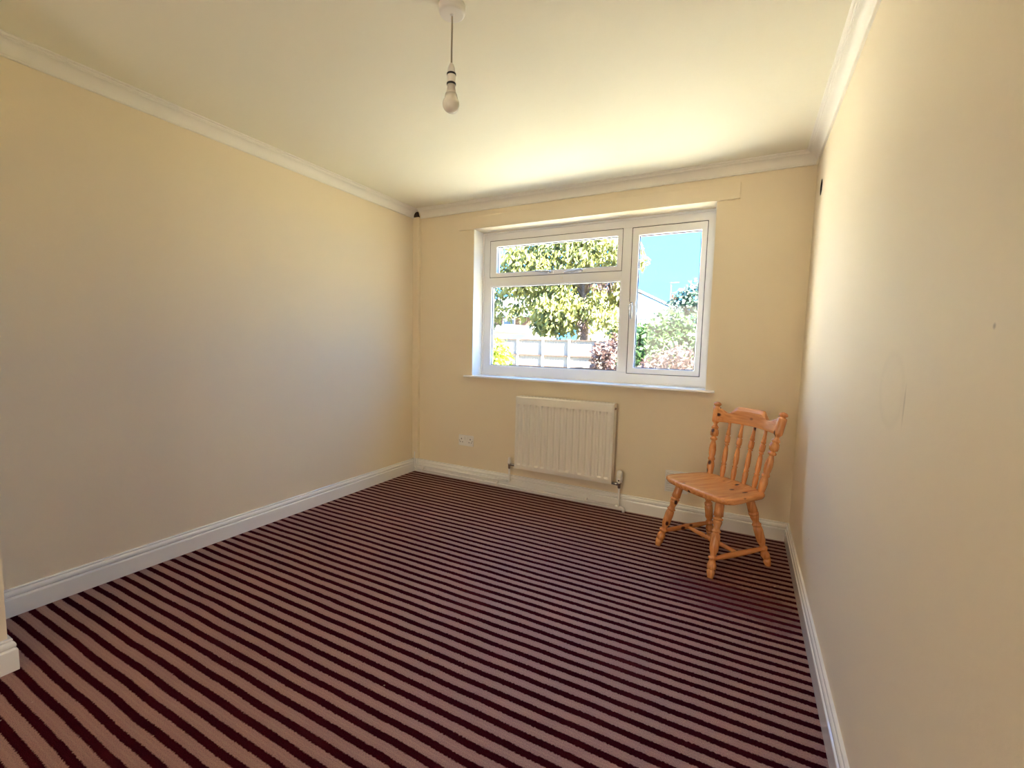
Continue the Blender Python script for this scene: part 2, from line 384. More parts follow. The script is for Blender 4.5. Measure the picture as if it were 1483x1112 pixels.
# ------------------------------------------------------------------ window
win = thing('window_1', None, None, (0, 0, 0), kind=ST)
Y0, Y1 = 0.160, 0.225
MB().frame(XL, XR, ZS, ZT, (0.083, 0.061, 0.084, 0.073), Y0, Y1).build('frame', M_upvc, win, bevel=0.004)
# slim trim bead round the frame against the reveals
MB().frame(XL, XR, ZS, ZT, (0.016, 0.012, 0.008, 0.016), Y0-0.012, Y0+0.001).build('trim_bead', M_upvc, win, bevel=0.002)
MB().box((XL, 0.002, ZS), (XL+0.004, Y0-0.012, ZT)).build('reveal_lining', M_gloss, win); MB().box((XR-0.004, 0.002, ZS), (XR, Y0-0.012, ZT)).build('reveal_lining', M_gloss, win)
MB().box((1.866, Y0-0.004, ZS+0.08), (1.936, Y1, ZT-0.07)).build('mullion', M_upvc, win, bevel=0.006)
MB().box((0.712, Y0-0.004, 1.722), (1.868, Y1, 1.796)).build('transom', M_upvc, win, bevel=0.006)
def pane(x0, x1, z0, z1, parent, y):
    MB().box((x0-0.006, y, z0-0.006), (x1+0.006, y+0.024, z1+0.006)).build('pane', M_glass, parent)
    MB().frame(x0-0.004, x1+0.004, z0-0.004, z1+0.004, (0.009,)*4, y-0.003, y).build('gasket', M_gasket, parent)
# top-hung fanlight
fs_ = MB().frame(0.707, 1.864, 1.798, 2.108, (0.066, 0.037, 0.036, 0.052), Y0-0.008, Y1-0.01).build('fanlight_sash', M_upvc, win, bevel=0.007, seg=3)
pane(0.772, 1.828, 1.833, 2.056, fs_, 0.178)
g = MB(); g.frame(0.703, 1.868, 1.794, 2.112, (0.004,)*4, Y0-0.0015, Y0+0.001); g.build('sash_gasket', M_gasket, fs_)  # thin dark gasket ring round the sash edge
# casement on the right
cs = MB().frame(1.939, 2.455, 1.020, 2.105, (0.050, 0.037, 0.042, 0.057), Y0-0.008, Y1-0.01).build('casement_sash', M_upvc, win, bevel=0.007, seg=3)
pane(1.989, 2.418, 1.061, 2.048, cs, 0.178)
g = MB(); g.frame(1.935, 2.459, 1.016, 2.109, (0.004,)*4, Y0-0.0015, Y0+0.001); g.build('sash_gasket', M_gasket, cs)
# fixed light lower left
fx = MB().frame(0.707, 1.872, 1.018, 1.728, (0.014,)*4, Y0+0.002, Y1-0.02).build('glazing_bead', M_upvc, win, bevel=0.003)
pane(0.721, 1.858, 1.032, 1.714, fx, 0.186)
def handle(x, z, dx, dz, parent):
    h = MB().box((x-0.026, 0.138, z-0.014), (x+0.026, 0.153, z+0.014)).build('handle', M_white, parent, bevel=0.004)
    MB().tube([(x, 0.145, z), (x, 0.122, z), (x, 0.112, z+0.002*1)], [0.011, 0.011, 0.008], 12).build('spindle', M_chrome, h)
    e = Vector((x+dx, 0.118, z+dz)); s = Vector((x, 0.115, z))
    MB().tube([s, s.lerp(e, 0.2), s.lerp(e, 0.6), e], [0.011, 0.012, 0.010, 0.007], 10).build('lever', M_handle, h)
handle(1.285, 1.812, -0.125, 0.014, fs_)
handle(1.555, 1.812, -0.145, -0.012, fs_)
handle(1.958, 1.545, 0.004, -0.115, cs)
MB().box((1.370, 0.146, 1.757), (1.392, 0.158, 1.775)).build('catch', M_white, win, bevel=0.003)
MB().box((0.572, -0.045, ZS-0.016), (2.573, 0.0, ZS)).box((XL, -0.001, ZS-0.016), (XR, Y0+0.02, ZS)).build('window_sill', M_upvc, win, bevel=0.004)

# ------------------------------------------------------------------ radiator
R0, R1, RZ0, RZ1, RF, RB = 1.120, 1.922, 0.209, 0.802, -0.100, -0.022
rad = thing('radiator', 'white panel radiator on the wall under the window', 'radiator', (1.52, 0, 0))
def L(o, root): return o
def rp_(x, y, z): return (x-1.52, y, z)
NCH = 15; pitch = (R1-R0-0.026)/NCH; xs = [R0, R0+0.013]; dep = [0, 0]
for k in range(NCH):
    c = R0+0.013+pitch*(k+0.5)
    xs += [c-0.0195, c-0.0100, c+0.0100, c+0.0195]; dep += [0, 1, 1, 0]
xs += [R1-0.013, R1]; dep += [0, 0]
zs = [RZ0, RZ0+0.030, RZ0+0.034, RZ0+0.046, RZ1-0.088, RZ1-0.070, RZ1-0.0605, RZ1-0.060, RZ1-0.006, RZ1]; zd = [0, 0, 0, 0.012, 0.010, 0.017, 0.017, 0, 0, 0]
fp = MB(); vs = []; n_ = len(xs)
for j, z in enumerate(zs):
    for i, x in enumerate(xs): vs.append(rp_(x, RF+dep[i]*zd[j]+(0.004 if j in (0, len(zs)-1) or i in (0, n_-1) else 0), z))
fcs = [(j*n_+i, j*n_+i+1, (j+1)*n_+i+1, (j+1)*n_+i) for j in range(len(zs)-1) for i in range(n_-1)]
fp.add(vs, fcs)
o_ = len(fp.v); bk = [rp_(x, RF+0.022, z) for x, z in ((R0,RZ0),(R1,RZ0),(R1,RZ1),(R0,RZ1))]
cn = [0, n_-1, len(zs)*n_-1, (len(zs)-1)*n_]
fp.v += bk; fp.f.append((o_+3, o_+2, o_+1, o_)); fp.sm.append(False)
for a in range(4):
    b = (a+1) % 4
    if a == 0: e = list(range(0, n_))
    elif a == 1: e = [j*n_+n_-1 for j in range(len(zs))]
    elif a == 2: e = list(range(len(zs)*n_-1, (len(zs)-1)*n_-1, -1))
    else: e = [j*n_ for j in reversed(range(len(zs)))]
    fp.f.append(tuple(e)+(o_+b, o_+a)); fp.sm.append(False)
fp.build('front_panel', M_rad, rad, bevel=0.0025)
gr = MB(); gr.box(rp_(R0+0.004, RF+0.022, RZ1-0.012), rp_(R1-0.004, RF+0.027, RZ1+0.004)).box(rp_(R0+0.004, RB-0.004, RZ1-0.012), rp_(R1-0.004, RB, RZ1+0.004))
for k in range(27):
    x = R0+0.012+k*(R1-R0-0.024)/26; gr.box(rp_(x-0.005, RF+0.025, RZ1-0.006), rp_(x+0.005, RB-0.003, RZ1))
gr.build('top_grille', M_rad, rad)
for a, b in ((R0, R0+0.003), (R1-0.003, R1)):
    MB().box(rp_(a, RF+0.016, RZ0+0.008), rp_(b, RB, RZ1)).build('side_panel', M_rad, rad, bevel=0.001)
fn = MB()
for k in range(20):
    x = R0+0.03+k*(R1-R0-0.06)/19; fn.box(rp_(x-0.001, RF+0.022, RZ0+0.05), rp_(x+0.001, RB-0.004, RZ1-0.04))
fn.box(rp_(R0+0.02, RB-0.006, RZ0+0.04), rp_(R1-0.02, RB-0.004, RZ1-0.03))
fn.build('convector', M_rad, rad)
for x in (R0+0.12, R1-0.12): MB().box(rp_(x-0.015, RB-0.004, RZ0+0.06), rp_(x+0.015, -0.0015, RZ1-0.08)).build('bracket', M_rad, rad)
MB().turn(rp_(R1-0.006, -0.066, RZ1-0.035), rp_(R1+0.010, -0.066, RZ1-0.035), [(0, 0.010), (0.5, 0.010), (0.55, 0.006), (1, 0.006)], 12).build('bleed_valve', M_chrome, rad)
# lockshield valve (left) and thermostatic valve (right)
vx, vy = 1.053, -0.055
lv = MB().turn(rp_(vx, vy, 0.185), rp_(vx, vy, 0.236), [(0, 0.008), (0.2, 0.011), (0.5, 0.011), (0.7, 0.013), (1, 0.013)], 16).tube([rp_(vx, vy, 0.222), rp_(vx+0.03, vy, 0.222), rp_(R0+0.006, -0.066, 0.224)], [0.010, 0.012, 0.009], 12).build('lockshield_valve', M_chrome, rad)
MB().turn(rp_(vx, vy, 0.232), rp_(vx, vy, 0.282), [(0, 0.014), (0.1, 0.0155), (0.85, 0.012), (1, 0.008)], 18).build('valve_cap', M_white, lv)
tx, ty = 1.973, -0.055
tv = MB().turn(rp_(tx, ty, 0.176), rp_(tx, ty, 0.226), [(0, 0.009), (0.2, 0.013), (0.5, 0.012), (0.7, 0.016), (1, 0.017)], 16).tube([rp_(tx, ty, 0.208), rp_(tx-0.02, ty, 0.208), rp_(R1-0.006, -0.066, 0.212)], [0.011, 0.014, 0.009], 12).build('thermostatic_valve', M_chrome, rad)
th_ = MB().turn(rp_(tx, ty, 0.222), rp_(tx, ty, 0.312), [(0, 0.017), (0.05, 0.022), (0.34, 0.023), (0.37, 0.0205), (0.42, 0.023), (0.82, 0.021), (0.95, 0.016), (1, 0.006)], 20).build('thermostat_head', M_white, tv)
MB().turn(rp_(tx-0.0, ty-0.0215, 0.240), rp_(tx, ty-0.0245, 0.240), [(0, 0.006), (1, 0.006)], 12).build('indicator', M_dark, th_)

# ------------------------------------------------------------------ heating pipes
def arc(c, a, b, n=5): return [Vector(c)+(Vector(a)-Vector(c))*cos(pi/2*k/n)+(Vector(b)-Vector(c))*sin(pi/2*k/n) for k in range(n+1)]
lp = thing('lower_heating_pipe', 'white painted heating pipe along the foot of the skirting under the window', 'pipe', (0.02, -0.035, 0))
def lpv(x, y, z): return (x-0.02, y+0.035, z)
pts = [lpv(0.030, -0.030, 0.19), lpv(0.030, -0.031, 0.060)] + [tuple(q) for q in arc(lpv(0.052, -0.031, 0.054), lpv(0.030, -0.031, 0.054), lpv(0.052, -0.031, 0.032))] + [lpv(1.975, -0.046, 0.032)]
MB().tube(pts, 0.0085, 12).build('pipe', M_gloss, lp)
MB().tube([lpv(1.973, -0.055, 0.1755), lpv(1.973, -0.053, 0.05), lpv(1.973, -0.048, 0.034)], 0.0075, 12).build('riser', M_gloss, lp)
el = MB().turn(lpv(1.945, -0.046, 0.032), lpv(1.972, -0.046, 0.032), [(0, 0.0105), (0.15, 0.0125), (0.85, 0.0125), (1, 0.0105)], 14)
el.tube([lpv(1.965, -0.046, 0.032), lpv(1.995, -0.046, 0.032)]+[tuple(q) for q in arc(lpv(1.995, -0.046, 0.017), lpv(1.995, -0.046, 0.032), lpv(2.010, -0.046, 0.017))]+[lpv(2.010, -0.046, 0.0)], 0.0105, 12)
el.build('elbow_fitting', M_gloss, lp)
for x in (0.135, 0.93, 1.72):
    MB().turn(lpv(x-0.008, -0.0455, 0.032), lpv(x+0.008, -0.0455, 0.032), [(0, 0.0125), (1, 0.0125)], 14).box(lpv(x-0.008, -0.046, 0.038), lpv(x+0.008, -0.0205, 0.052)).build('pipe_clip', M_white, lp)
up = thing('upper_heating_pipe', 'white painted heating pipe higher on the skirting, ending at the radiator left valve', 'pipe', (0.05, -0.035, 0.07))
def upv_(x, y, z): return (x-0.05, y+0.035, z-0.07)
pts = [upv_(0.050, -0.020, 0.19), upv_(0.050, -0.026, 0.105)] + [tuple(q) for q in arc(upv_(0.068, -0.029, 0.090), upv_(0.050, -0.029, 0.090), upv_(0.068, -0.029, 0.070))] + [upv_(1.030, -0.040, 0.070)]
MB().tube(pts, 0.0085, 12).build('pipe', M_gloss, up)
MB().tube([upv_(1.020, -0.040, 0.070), upv_(1.042, -0.042, 0.071), upv_(1.052, -0.045, 0.082), upv_(1.053, -0.052, 0.13), upv_(1.053, -0.055, 0.1845)], 0.0082, 12).build('riser', M_gloss, up)

# ------------------------------------------------------------------ electrical socket, air vent
sk = thing('electrical_socket', 'white double electrical socket on the far wall left of the radiator', 'socket', (0.588, 0, 0.358))
MB().box((-0.077, -0.011, -0.048), (0.077, 0, 0.048)).build('plate', M_white, sk, bevel=0.004, seg=3)
for s in (-1, 1):
    MB().box((s*0.014-0.008, -0.0155, 0.008), (s*0.014+0.008, -0.010, 0.034)).build('rocker', M_white, sk, bevel=0.002)
    cx = s*0.046
    for (a, b, c, d) in ((-0.004, 0.014, 0.004, 0.026), (-0.016, -0.012, -0.008, -0.005), (0.008, -0.012, 0.016, -0.005)):
        MB().box((cx+a, -0.0118, b-0.006), (cx+c, -0.0105, d-0.006)).build('pin_slot', M_slot, sk)
    MB().turn((s*0.066, -0.0105, -0.002), (s*0.066, -0.0125, -0.002), [(0, 0.004), (1, 0.0035)], 12).build('screw', M_chrome, sk)
av = thing('air_vent', 'square white louvred air vent on the far wall behind the wooden chair', 'vent', (2.364, 0, 0.277))
MB().frame(-0.077, 0.077, -0.077, 0.077, (0.011, 0.011, 0.011, 0.011), -0.012, 0).build('frame', M_white, av, bevel=0.002)
MB().box((-0.068, -0.004, -0.068), (0.068, 0, 0.068)).build('backing', M_dark, av)
for k in range(9):
    z = -0.060+k*0.015
    MB().add([(-0.067, -0.0035, z+0.0095), (0.067, -0.0035, z+0.0095), (0.067, -0.0115, z+0.000), (-0.067, -0.0115, z+0.000), (-0.067, -0.0035, z+0.0065), (0.067, -0.0035, z+0.0065), (0.067, -0.0115, z-0.003), (-0.067, -0.0115, z-0.003)],
             [(0,1,2,3),(7,6,5,4),(3,2,6,7),(0,4,5,1),(1,5,6,2),(0,3,7,4)]).build('slat', M_white, av)

# ------------------------------------------------------------------ ceiling pendant
pd = thing('ceiling_pendant', 'bare white pendant bulb on a thin flex from the ceiling', 'lamp', (1.748, -1.902, ZC))
zz = lambda z: (0, 0, z-ZC)
MB().turn(zz(ZC), zz(2.374), [(0, 0.046), (0.12, 0.0475), (0.75, 0.0465), (0.93, 0.044), (1, 0.038)], 36).turn(zz(2.378), zz(2.368), [(0, 0.008), (1, 0.005)], 14).build('ceiling_rose', M_white, pd)
MB().tube([zz(2.376), (0.001, 0, 2.33-ZC), (-0.001, 0.001, 2.26-ZC), zz(2.196)], 0.0032, 8).build('flex', M_flex, pd)
hd = MB().turn(zz(2.212), zz(2.142), [(0, 0.004), (0.06, 0.007), (0.25, 0.0125), (0.45, 0.0148), (0.6, 0.0152), (1, 0.0150)], 22).build('lamp_holder', M_white, pd)
for z in (2.174, 2.141):
    MB().turn(zz(z+0.0035), zz(z-0.0035), [(0, 0.0155), (0.2, 0.0168), (0.8, 0.0168), (1, 0.0155)], 22).build('band', M_blackband, hd)
bl = MB().turn(zz(2.142), zz(2.106), [(0, 0.0145), (0.4, 0.0145), (0.7, 0.0165), (1, 0.021)], 24).build('bulb_collar', M_bulbneck, pd)
pr = [(0, 0.021)]
for k in range(1, 15):
    a = radians(44)+(pi-radians(44))*k/14; pr.append(((2.106-(2.072+0.0302*cos(a)))/(2.106-2.0418), max(0.0302*sin(a), 0.0004)))
gb = MB().turn(zz(2.106), zz(2.0418), pr, 28).build('bulb_globe', M_bulb, pd)

# ------------------------------------------------------------------ pine chair
def crisp(prof, k=1.1, win=0.06):
    out_ = []
    for t, r in prof:
        near = [q for u, q in prof if abs(u-t) <= win]; a = sum(near)/len(near)
        out_.append((t, max(0.3*r, r+k*(r-a)) if 0.01 < t < 0.99 else r))
    return out_
ch = thing('dining_chair', 'varnished pine farmhouse dining chair with turned legs in the far right corner', 'chair', (2.6286, -0.4624, 0.0), radians(-40.65))
ZSEAT = 0.432
# seat: saddled plank, rounded corners
out = []
half = [(0.0, -0.196), (0.07, -0.194), (0.135, -0.186), (0.190, -0.176), (0.232, -0.156), (0.248, -0.122), (0.247, -0.06), (0.239, 0.0), (0.233, 0.06), (0.226, 0.115), (0.216, 0.142), (0.190, 0.158), (0.12, 0.176), (0.06, 0.186), (0.0, 0.190)]
out = half + [(-x, y) for x, y in reversed(half[1:-1])]
st = MB(); N = len(out); rings = []
def seat_z(x, y):
    q = max(0.0, 1-((x/0.205)**2+((y-0.0)/0.16)**2))
    return ZSEAT-0.010*min(1, q*1.8)
levels = [(0.93, -0.036, 0), (0.985, -0.031, 0), (1.0, -0.022, 0), (1.0, -0.010, 0), (0.985, -0.002, 0), (0.96, 0, 1), (0.88, 0, 1), (0.75, 0, 1), (0.55, 0, 1), (0.3, 0, 1)]
for s_, dz, top in levels:
    rings.append([(x*s_, y*s_, seat_z(x*s_, y*s_) if top else ZSEAT+dz) for x, y in out])
vs = [v for r in rings for v in r]; fs = []
for i in range(len(rings)-1):
    for k in range(N):
        j = (k+1) % N; fs.append((i*N+k, i*N+j, (i+1)*N+j, (i+1)*N+k))
st.add(vs+[(0, 0, seat_z(0, 0))], fs+[((len(rings)-1)*N+k, (len(rings)-1)*N+(k+1) % N, len(rings)*N) for k in range(N)], True)
st.f.append(tuple(reversed(range(N)))); st.sm.append(False)
st.build('seat', M_pine_y, ch)
LEG = [(0, 0.018), (0.03, 0.021), (0.15, 0.024), (0.215, 0.0242), (0.222, 0.021), (0.232, 0.021), (0.239, 0.0246), (0.262, 0.0246), (0.27, 0.0215), (0.28, 0.0235), (0.30, 0.0228), (0.36, 0.0190), (0.395, 0.0195),
       (0.402, 0.0222), (0.42, 0.0222), (0.427, 0.019), (0.435, 0.019), (0.442, 0.022), (0.50, 0.0238), (0.56, 0.0240), (0.64, 0.0215), (0.70, 0.0175), (0.725, 0.0170), (0.732, 0.0205), (0.750, 0.0215), (0.765, 0.0205), (0.772, 0.0175),
       (0.80, 0.0200), (0.84, 0.0225), (0.885, 0.0222), (0.890, 0.0190), (0.897, 0.0190), (0.902, 0.0215), (0.95, 0.0190), (0.985, 0.0165), (1.0, 0.0150)]
feet = {(-1, -1): (-0.209, -0.214), (1, -1): (0.207, -0.213), (1, 1): (0.212, 0.214), (-1, 1): (-0.209, 0.212)}
legs = {}
for (a, b), (fx_, fy_) in feet.items():
    top = Vector((a*0.150, -0.112 if b < 0 else 0.098, 0.400)); bot = Vector((fx_, fy_, 0.0))
    legs[(a, b)] = (top, bot)
    MB().turn(top, bot, crisp(LEG), 24).build('leg', M_pine_v, ch)
def on_leg(k, z):
    t, b = legs[k]; return t.lerp(b, (t.z-z)/(t.z-b.z))
SP = [(0, 0.0105), (0.06, 0.0115), (0.2, 0.0145), (0.35, 0.0155), (0.47, 0.0165), (0.5, 0.0168), (0.53, 0.0165), (0.65, 0.0155), (0.8, 0.0145), (0.94, 0.0115), (1, 0.0105)]
for a in (-1, 1):
    MB().turn(on_leg((a, -1), 0.095), on_leg((a, 1), 0.098), SP, 16).build('side_stretcher', M_pine_y, ch)
MID = [(0, 0.0085), (0.15, 0.0115), (0.36, 0.0130), (0.38, 0.0105), (0.395, 0.0105), (0.41, 0.0140), (0.44, 0.0115), (0.455, 0.0125), (0.5, 0.0148), (0.545, 0.0125), (0.56, 0.0115), (0.59, 0.0140), (0.605, 0.0105), (0.62, 0.0105), (0.64, 0.0130), (0.85, 0.0115), (1, 0.0085)]
pL = (on_leg((-1, -1), 0.095)+on_leg((-1, 1), 0.098))/2; pR = (on_leg((1, -1), 0.095)+on_leg((1, 1), 0.098))/2
MB().turn(pL, pR, crisp(MID), 16).build('cross_stretcher', M_pine_x, ch)
POST = [(0, 0.0150), (0.02, 0.0160), (0.09, 0.0205), (0.15, 0.0212), (0.20, 0.0190), (0.215, 0.0172), (0.225, 0.0190), (0.24, 0.0200), (0.255, 0.0190), (0.265, 0.0172), (0.30, 0.0195), (0.36, 0.0205), (0.42, 0.0185), (0.475, 0.0150), (0.485, 0.0150),
        (0.49, 0.0185), (0.505, 0.0195), (0.52, 0.0185), (0.527, 0.0160), (0.536, 0.0160), (0.545, 0.0205), (0.58, 0.0222), (0.625, 0.0210), (0.633, 0.0185), (0.645, 0.0185), (0.652, 0.0205), (0.665, 0.0190), (0.69, 0.0150), (0.71, 0.0150),
        (0.735, 0.0195), (0.75, 0.0205), (0.915, 0.0205), (0.93, 0.0195), (0.938, 0.0150), (0.945, 0.0150), (0.955, 0.0180), (0.97, 0.0190), (0.985, 0.0165), (0.996, 0.0100), (1.0, 0.002)]
for a in (-1, 1):
    MB().turn((a*0.182+0.005, 0.140, ZSEAT-0.02), (a*0.228+0.005, 0.222, 0.882), crisp(POST), 24).build('back_post', M_pine_v, ch)
SPN = [(0, 0.0095), (0.03, 0.0110), (0.12, 0.0148), (0.20, 0.0145), (0.235, 0.0125), (0.245, 0.0140), (0.262, 0.0140), (0.272, 0.0120), (0.33, 0.0140), (0.42, 0.0148), (0.52, 0.0125), (0.585, 0.0100), (0.592, 0.0128), (0.61, 0.0128), (0.618, 0.0105),
       (0.626, 0.0130), (0.66, 0.0142), (0.74, 0.0140), (0.748, 0.0115), (0.76, 0.0115), (0.768, 0.0132), (0.80, 0.0120), (0.88, 0.0095), (1, 0.0085)]
def crest_y(x, z): return 0.198+0.032*(1-(x/0.215)**2)+(z-0.765)*0.17
for xb, xt in ((-0.112, -0.124), (-0.038, -0.042), (0.040, 0.045), (0.116, 0.128)):
    yb = 0.152+0.020*(1-(xb/0.18)**2)
    MB().turn((xb+0.008, yb, ZSEAT-0.012), (xt+0.006, crest_y(xt, 0.77), 0.772), crisp(SPN), 18).build('spindle', M_pine_v, ch)
# crest rail
cr = MB(); NX, NZ = 48, 5
def sstep(a, b, x): t = max(0, min(1, (x-a)/(b-a))); return t*t*(3-2*t)
def top_z(x):
    ax = abs(x); up_ = 1-sstep(0.082, 0.132, ax)
    return 0.822+0.046*up_+0.020*sstep(0.150, 0.205, ax)
def bot_z(x): return 0.757+0.010*(1-(x/0.21)**2)*1.0
front, backv = [], []
for i in range(NX+1):
    x = -0.212+0.424*i/NX
    for j in range(NZ+1):
        z = bot_z(x)+(top_z(x)-bot_z(x))*j/NZ; pm = 1-sstep(0.085, 0.12, abs(x))
        ch_ = (0.014*pm if j == NZ else 0.0)+(0.003 if j == 0 else 0)
        front.append((x+0.005, crest_y(x, z)-0.014+ch_, z)); backv.append((x+0.005, crest_y(x, z)+0.014, z))
K = len(front); fs = []; M1 = NZ+1
for i in range(NX):
    for j in range(NZ):
        a, b, c, d = i*M1+j, (i+1)*M1+j, (i+1)*M1+j+1, i*M1+j+1
        fs += [(a, b, c, d), (K+d, K+c, K+b, K+a)]
    fs += [(i*M1, K+i*M1, K+(i+1)*M1, (i+1)*M1), ((i+1)*M1+NZ, K+(i+1)*M1+NZ, K+i*M1+NZ, i*M1+NZ)]
for i in (0, NX): fs += [(i*M1+j, i*M1+j+1, K+i*M1+j+1, K+i*M1+j) for j in range(NZ)]
cr.add(front+backv, fs)
co = cr.build('crest_rail', M_pine_x, ch, bevel=0.003)

# ------------------------------------------------------------------ garden
GZ = -0.36
MB().box((-45, TH, GZ-0.2), (30, 75, GZ)).build('garden_ground', M_lawn, kind=ST)
MB().box((-3.2, TH+0.01, GZ), (2.4, 4.6, GZ+0.06)).build('garden_bounce_patio', M_pave, kind=ST)  # unseen pale patio, added and placed to bounce sun into the room

def leaves(mb, c, rad, n, size, droop=0.5, shell=0.55, ratio=0.42):
    for _ in range(n):
        while True:
            d = Vector((random.uniform(-1, 1), random.uniform(-1, 1), random.uniform(-1, 1)))
            if 0.05 < d.length <= 1: break
        r = shell+(1-shell)*random.random(); d.normalize(); d *= r
        p = Vector((c[0]+d.x*rad[0], c[1]+d.y*rad[1], c[2]+d.z*rad[2]))
        s = size*random.uniform(0.6, 1.3)
        ax = Vector((random.uniform(-1, 1), random.uniform(-1, 1), random.uniform(-1, 0.5)-droop)).normalized()
        side = ax.cross(Vector((random.uniform(-1, 1), random.uniform(-1, 1), random.uniform(-.3, 1)))).normalized()*s*ratio*0.5
        nrm = ax.cross(side).normalized()*s*0.08
        mb.add([p, p+ax*s*0.45+side+nrm, p+ax*s, p+ax*s*0.45-side+nrm], [(0, 1, 2), (0, 2, 3)])
def trunk_mb(path, rs): return MB().tube(path, rs, 10)

ew = thing('garden_bounce_wall', 'white rendered bounce wall added out of view on the left', 'wall', (-3.3, 2.8, GZ))  # unseen reflector, added to throw sunlight onto the right wall
MB().box((-0.1, -2.5, 0), (0.1, 2.4, 2.5)).build('wall_face', M_render, ew); MB().box((-0.15, -2.5, 2.5), (0.15, 2.45, 2.56)).build('coping', M_pave, ew)
# fence
FY = 14.7
fn_ = thing('garden_fence', 'pale timber panel fence with dark rails across the end of the garden', 'fence', (-3.2, FY, GZ))
FT = 1.46-GZ
xposts = [-10.0+1.22*k for k in range(14)]
for k, x in enumerate(xposts):
    MB().box((x+3.2-0.045, -0.09, 0), (x+3.2+0.045, 0.03, FT+0.02)).build('post', M_fence, fn_)
for k in range(len(xposts)-1):
    a, b = xposts[k]+3.2+0.05, xposts[k+1]+3.2-0.05
    pn = MB(); nb = 9
    for q in range(nb):
        x0 = a+(b-a)*q/nb; x1 = a+(b-a)*(q+1)/nb+0.012
        pn.add([(x0, 0.0, 0.05), (x1, -0.014, 0.05), (x1, -0.014, FT-0.02), (x0, 0.0, FT-0.02), (x0, 0.014, 0.05), (x1, 0.008, 0.05), (x1, 0.008, FT-0.02), (x0, 0.014, FT-0.02)],
               [(0,1,2,3),(7,6,5,4),(0,4,5,1),(1,5,6,2),(2,6,7,3),(3,7,4,0)])
    pn.build('panel', M_fence, fn_)
    for z in (0.66, 1.14): MB().box((a, -0.075, z-0.03), (b, -0.014, z+0.03)).build('rail', M_fence_rail, fn_)
    MB().box((a-0.01, -0.06, FT-0.03), (b+0.01, 0.05, FT+0.015)).build('capping', M_fence_rail, fn_)

# big drooping tree behind the fence
tr = thing('garden_tree', 'large yellow-green drooping tree behind the fence with a brown trunk', 'tree', (-4.05, 16.9, GZ))
def tl(x, y, z): return (x+4.05, y-16.9, z-GZ)
trk = trunk_mb([tl(-4.05, 16.9, GZ), tl(-4.02, 16.9, 2.0), tl(-4.1, 16.9, 4.2), tl(-4.2, 17.0, 6.8)], [0.24, 0.19, 0.16, 0.10])
trk.build('trunk', M_bark, tr)
for e in ((-6.6, 16.6, 5.0), (-2.2, 16.7, 5.6), (-5.4, 15.9, 4.4), (-3.0, 17.6, 6.6), (-6.0, 17.8, 6.6), (-3.3, 16.0, 4.6)):
    MB().tube([tl(-4.08, 16.9, 3.1+random.random()), tl((e[0]-4.1)/2, (e[1]+16.9)/2, e[2]+0.3), tl(*e)], [0.09, 0.06, 0.02], 7).build('branch', M_bark, tr)
lf = MB()
for c, rd, n in (((-6.9, 16.7, 4.2), (1.3, 1.0, 0.9), 420), ((-7.9, 16.9, 4.5), (1.5, 1.1, 1.0), 380), ((-6.0, 16.5, 4.9), (1.5, 1.1, 1.1), 480), ((-5.6, 16.4, 3.0), (0.85, 0.8, 1.25), 380),
                 ((-4.9, 16.3, 3.8), (0.7, 0.6, 1.5), 330), ((-4.2, 16.5, 5.3), (1.3, 1.0, 1.0), 400), ((-3.35, 16.3, 3.0), (0.5, 0.5, 1.25), 260), ((-3.0, 16.6, 5.5), (1.2, 0.9, 0.9), 380),
                 ((-1.9, 16.7, 5.0), (0.75, 0.6, 0.55), 130), ((-2.3, 16.6, 4.3), (0.5, 0.6, 0.9), 160), ((-4.4, 17.0, 7.3), (2.6, 1.8, 1.3), 700), ((-7.0, 17.4, 6.2), (1.8, 1.3, 0.8), 300), ((-2.75, 16.6, 2.6), (0.5, 0.5, 0.7), 160)):
    leaves(lf, tl(*c), rd, int(n*1.4), 0.29, 0.7, 0.35)
for c, rd, n in (((-5.7, 17.2, 3.5), (1.3, 0.6, 1.5), 800), ((-7.0, 17.2, 4.6), (2.0, 0.6, 1.0), 800), ((-4.6, 17.4, 4.6), (2.4, 0.6, 1.6), 900), ((-9.3, 17.0, 3.2), (0.9, 0.8, 1.1), 420), ((-7.5, 16.6, 3.0), (0.9, 0.4, 0.6), 130), ((-6.3, 16.8, 3.2), (0.9, 0.5, 1.0), 260), ((-7.4, 16.8, 5.6), (1.6, 0.8, 0.8), 420), ((-5.0, 16.2, 2.9), (1.5, 0.5, 0.9), 420), ((-5.4, 16.5, 2.5), (1.4, 0.5, 0.95), 700), ((-4.4, 17.5, 2.9), (1.2, 0.4, 1.4), 420), ((-4.6, 16.6, 6.0), (2.6, 0.6, 0.9), 700), ((-2.4, 17.0, 5.6), (0.9, 0.6, 0.9), 300), ((-2.6, 17.3, 3.6), (0.8, 0.5, 1.3), 300)):
    leaves(lf, tl(*c), rd, int(n*1.5), 0.32, 0.7, 0.1, 0.5)
lf.build('foliage', M_leaf_tree, tr, kind='stuff')
dv = MB()
for c, rd, n in (((-3.1, 16.3, 4.1), (0.75, 0.5, 0.55), 240), ((-3.9, 16.2, 2.2), (0.35, 0.4, 0.5), 80)): leaves(dv, tl(*c), rd, n, 0.24, 0.9, 0.2, 0.2)
dv.build('dead_foliage', M_leaf_red, tr, kind='stuff', label='dry reddish-brown foliage hanging beside the trunk')

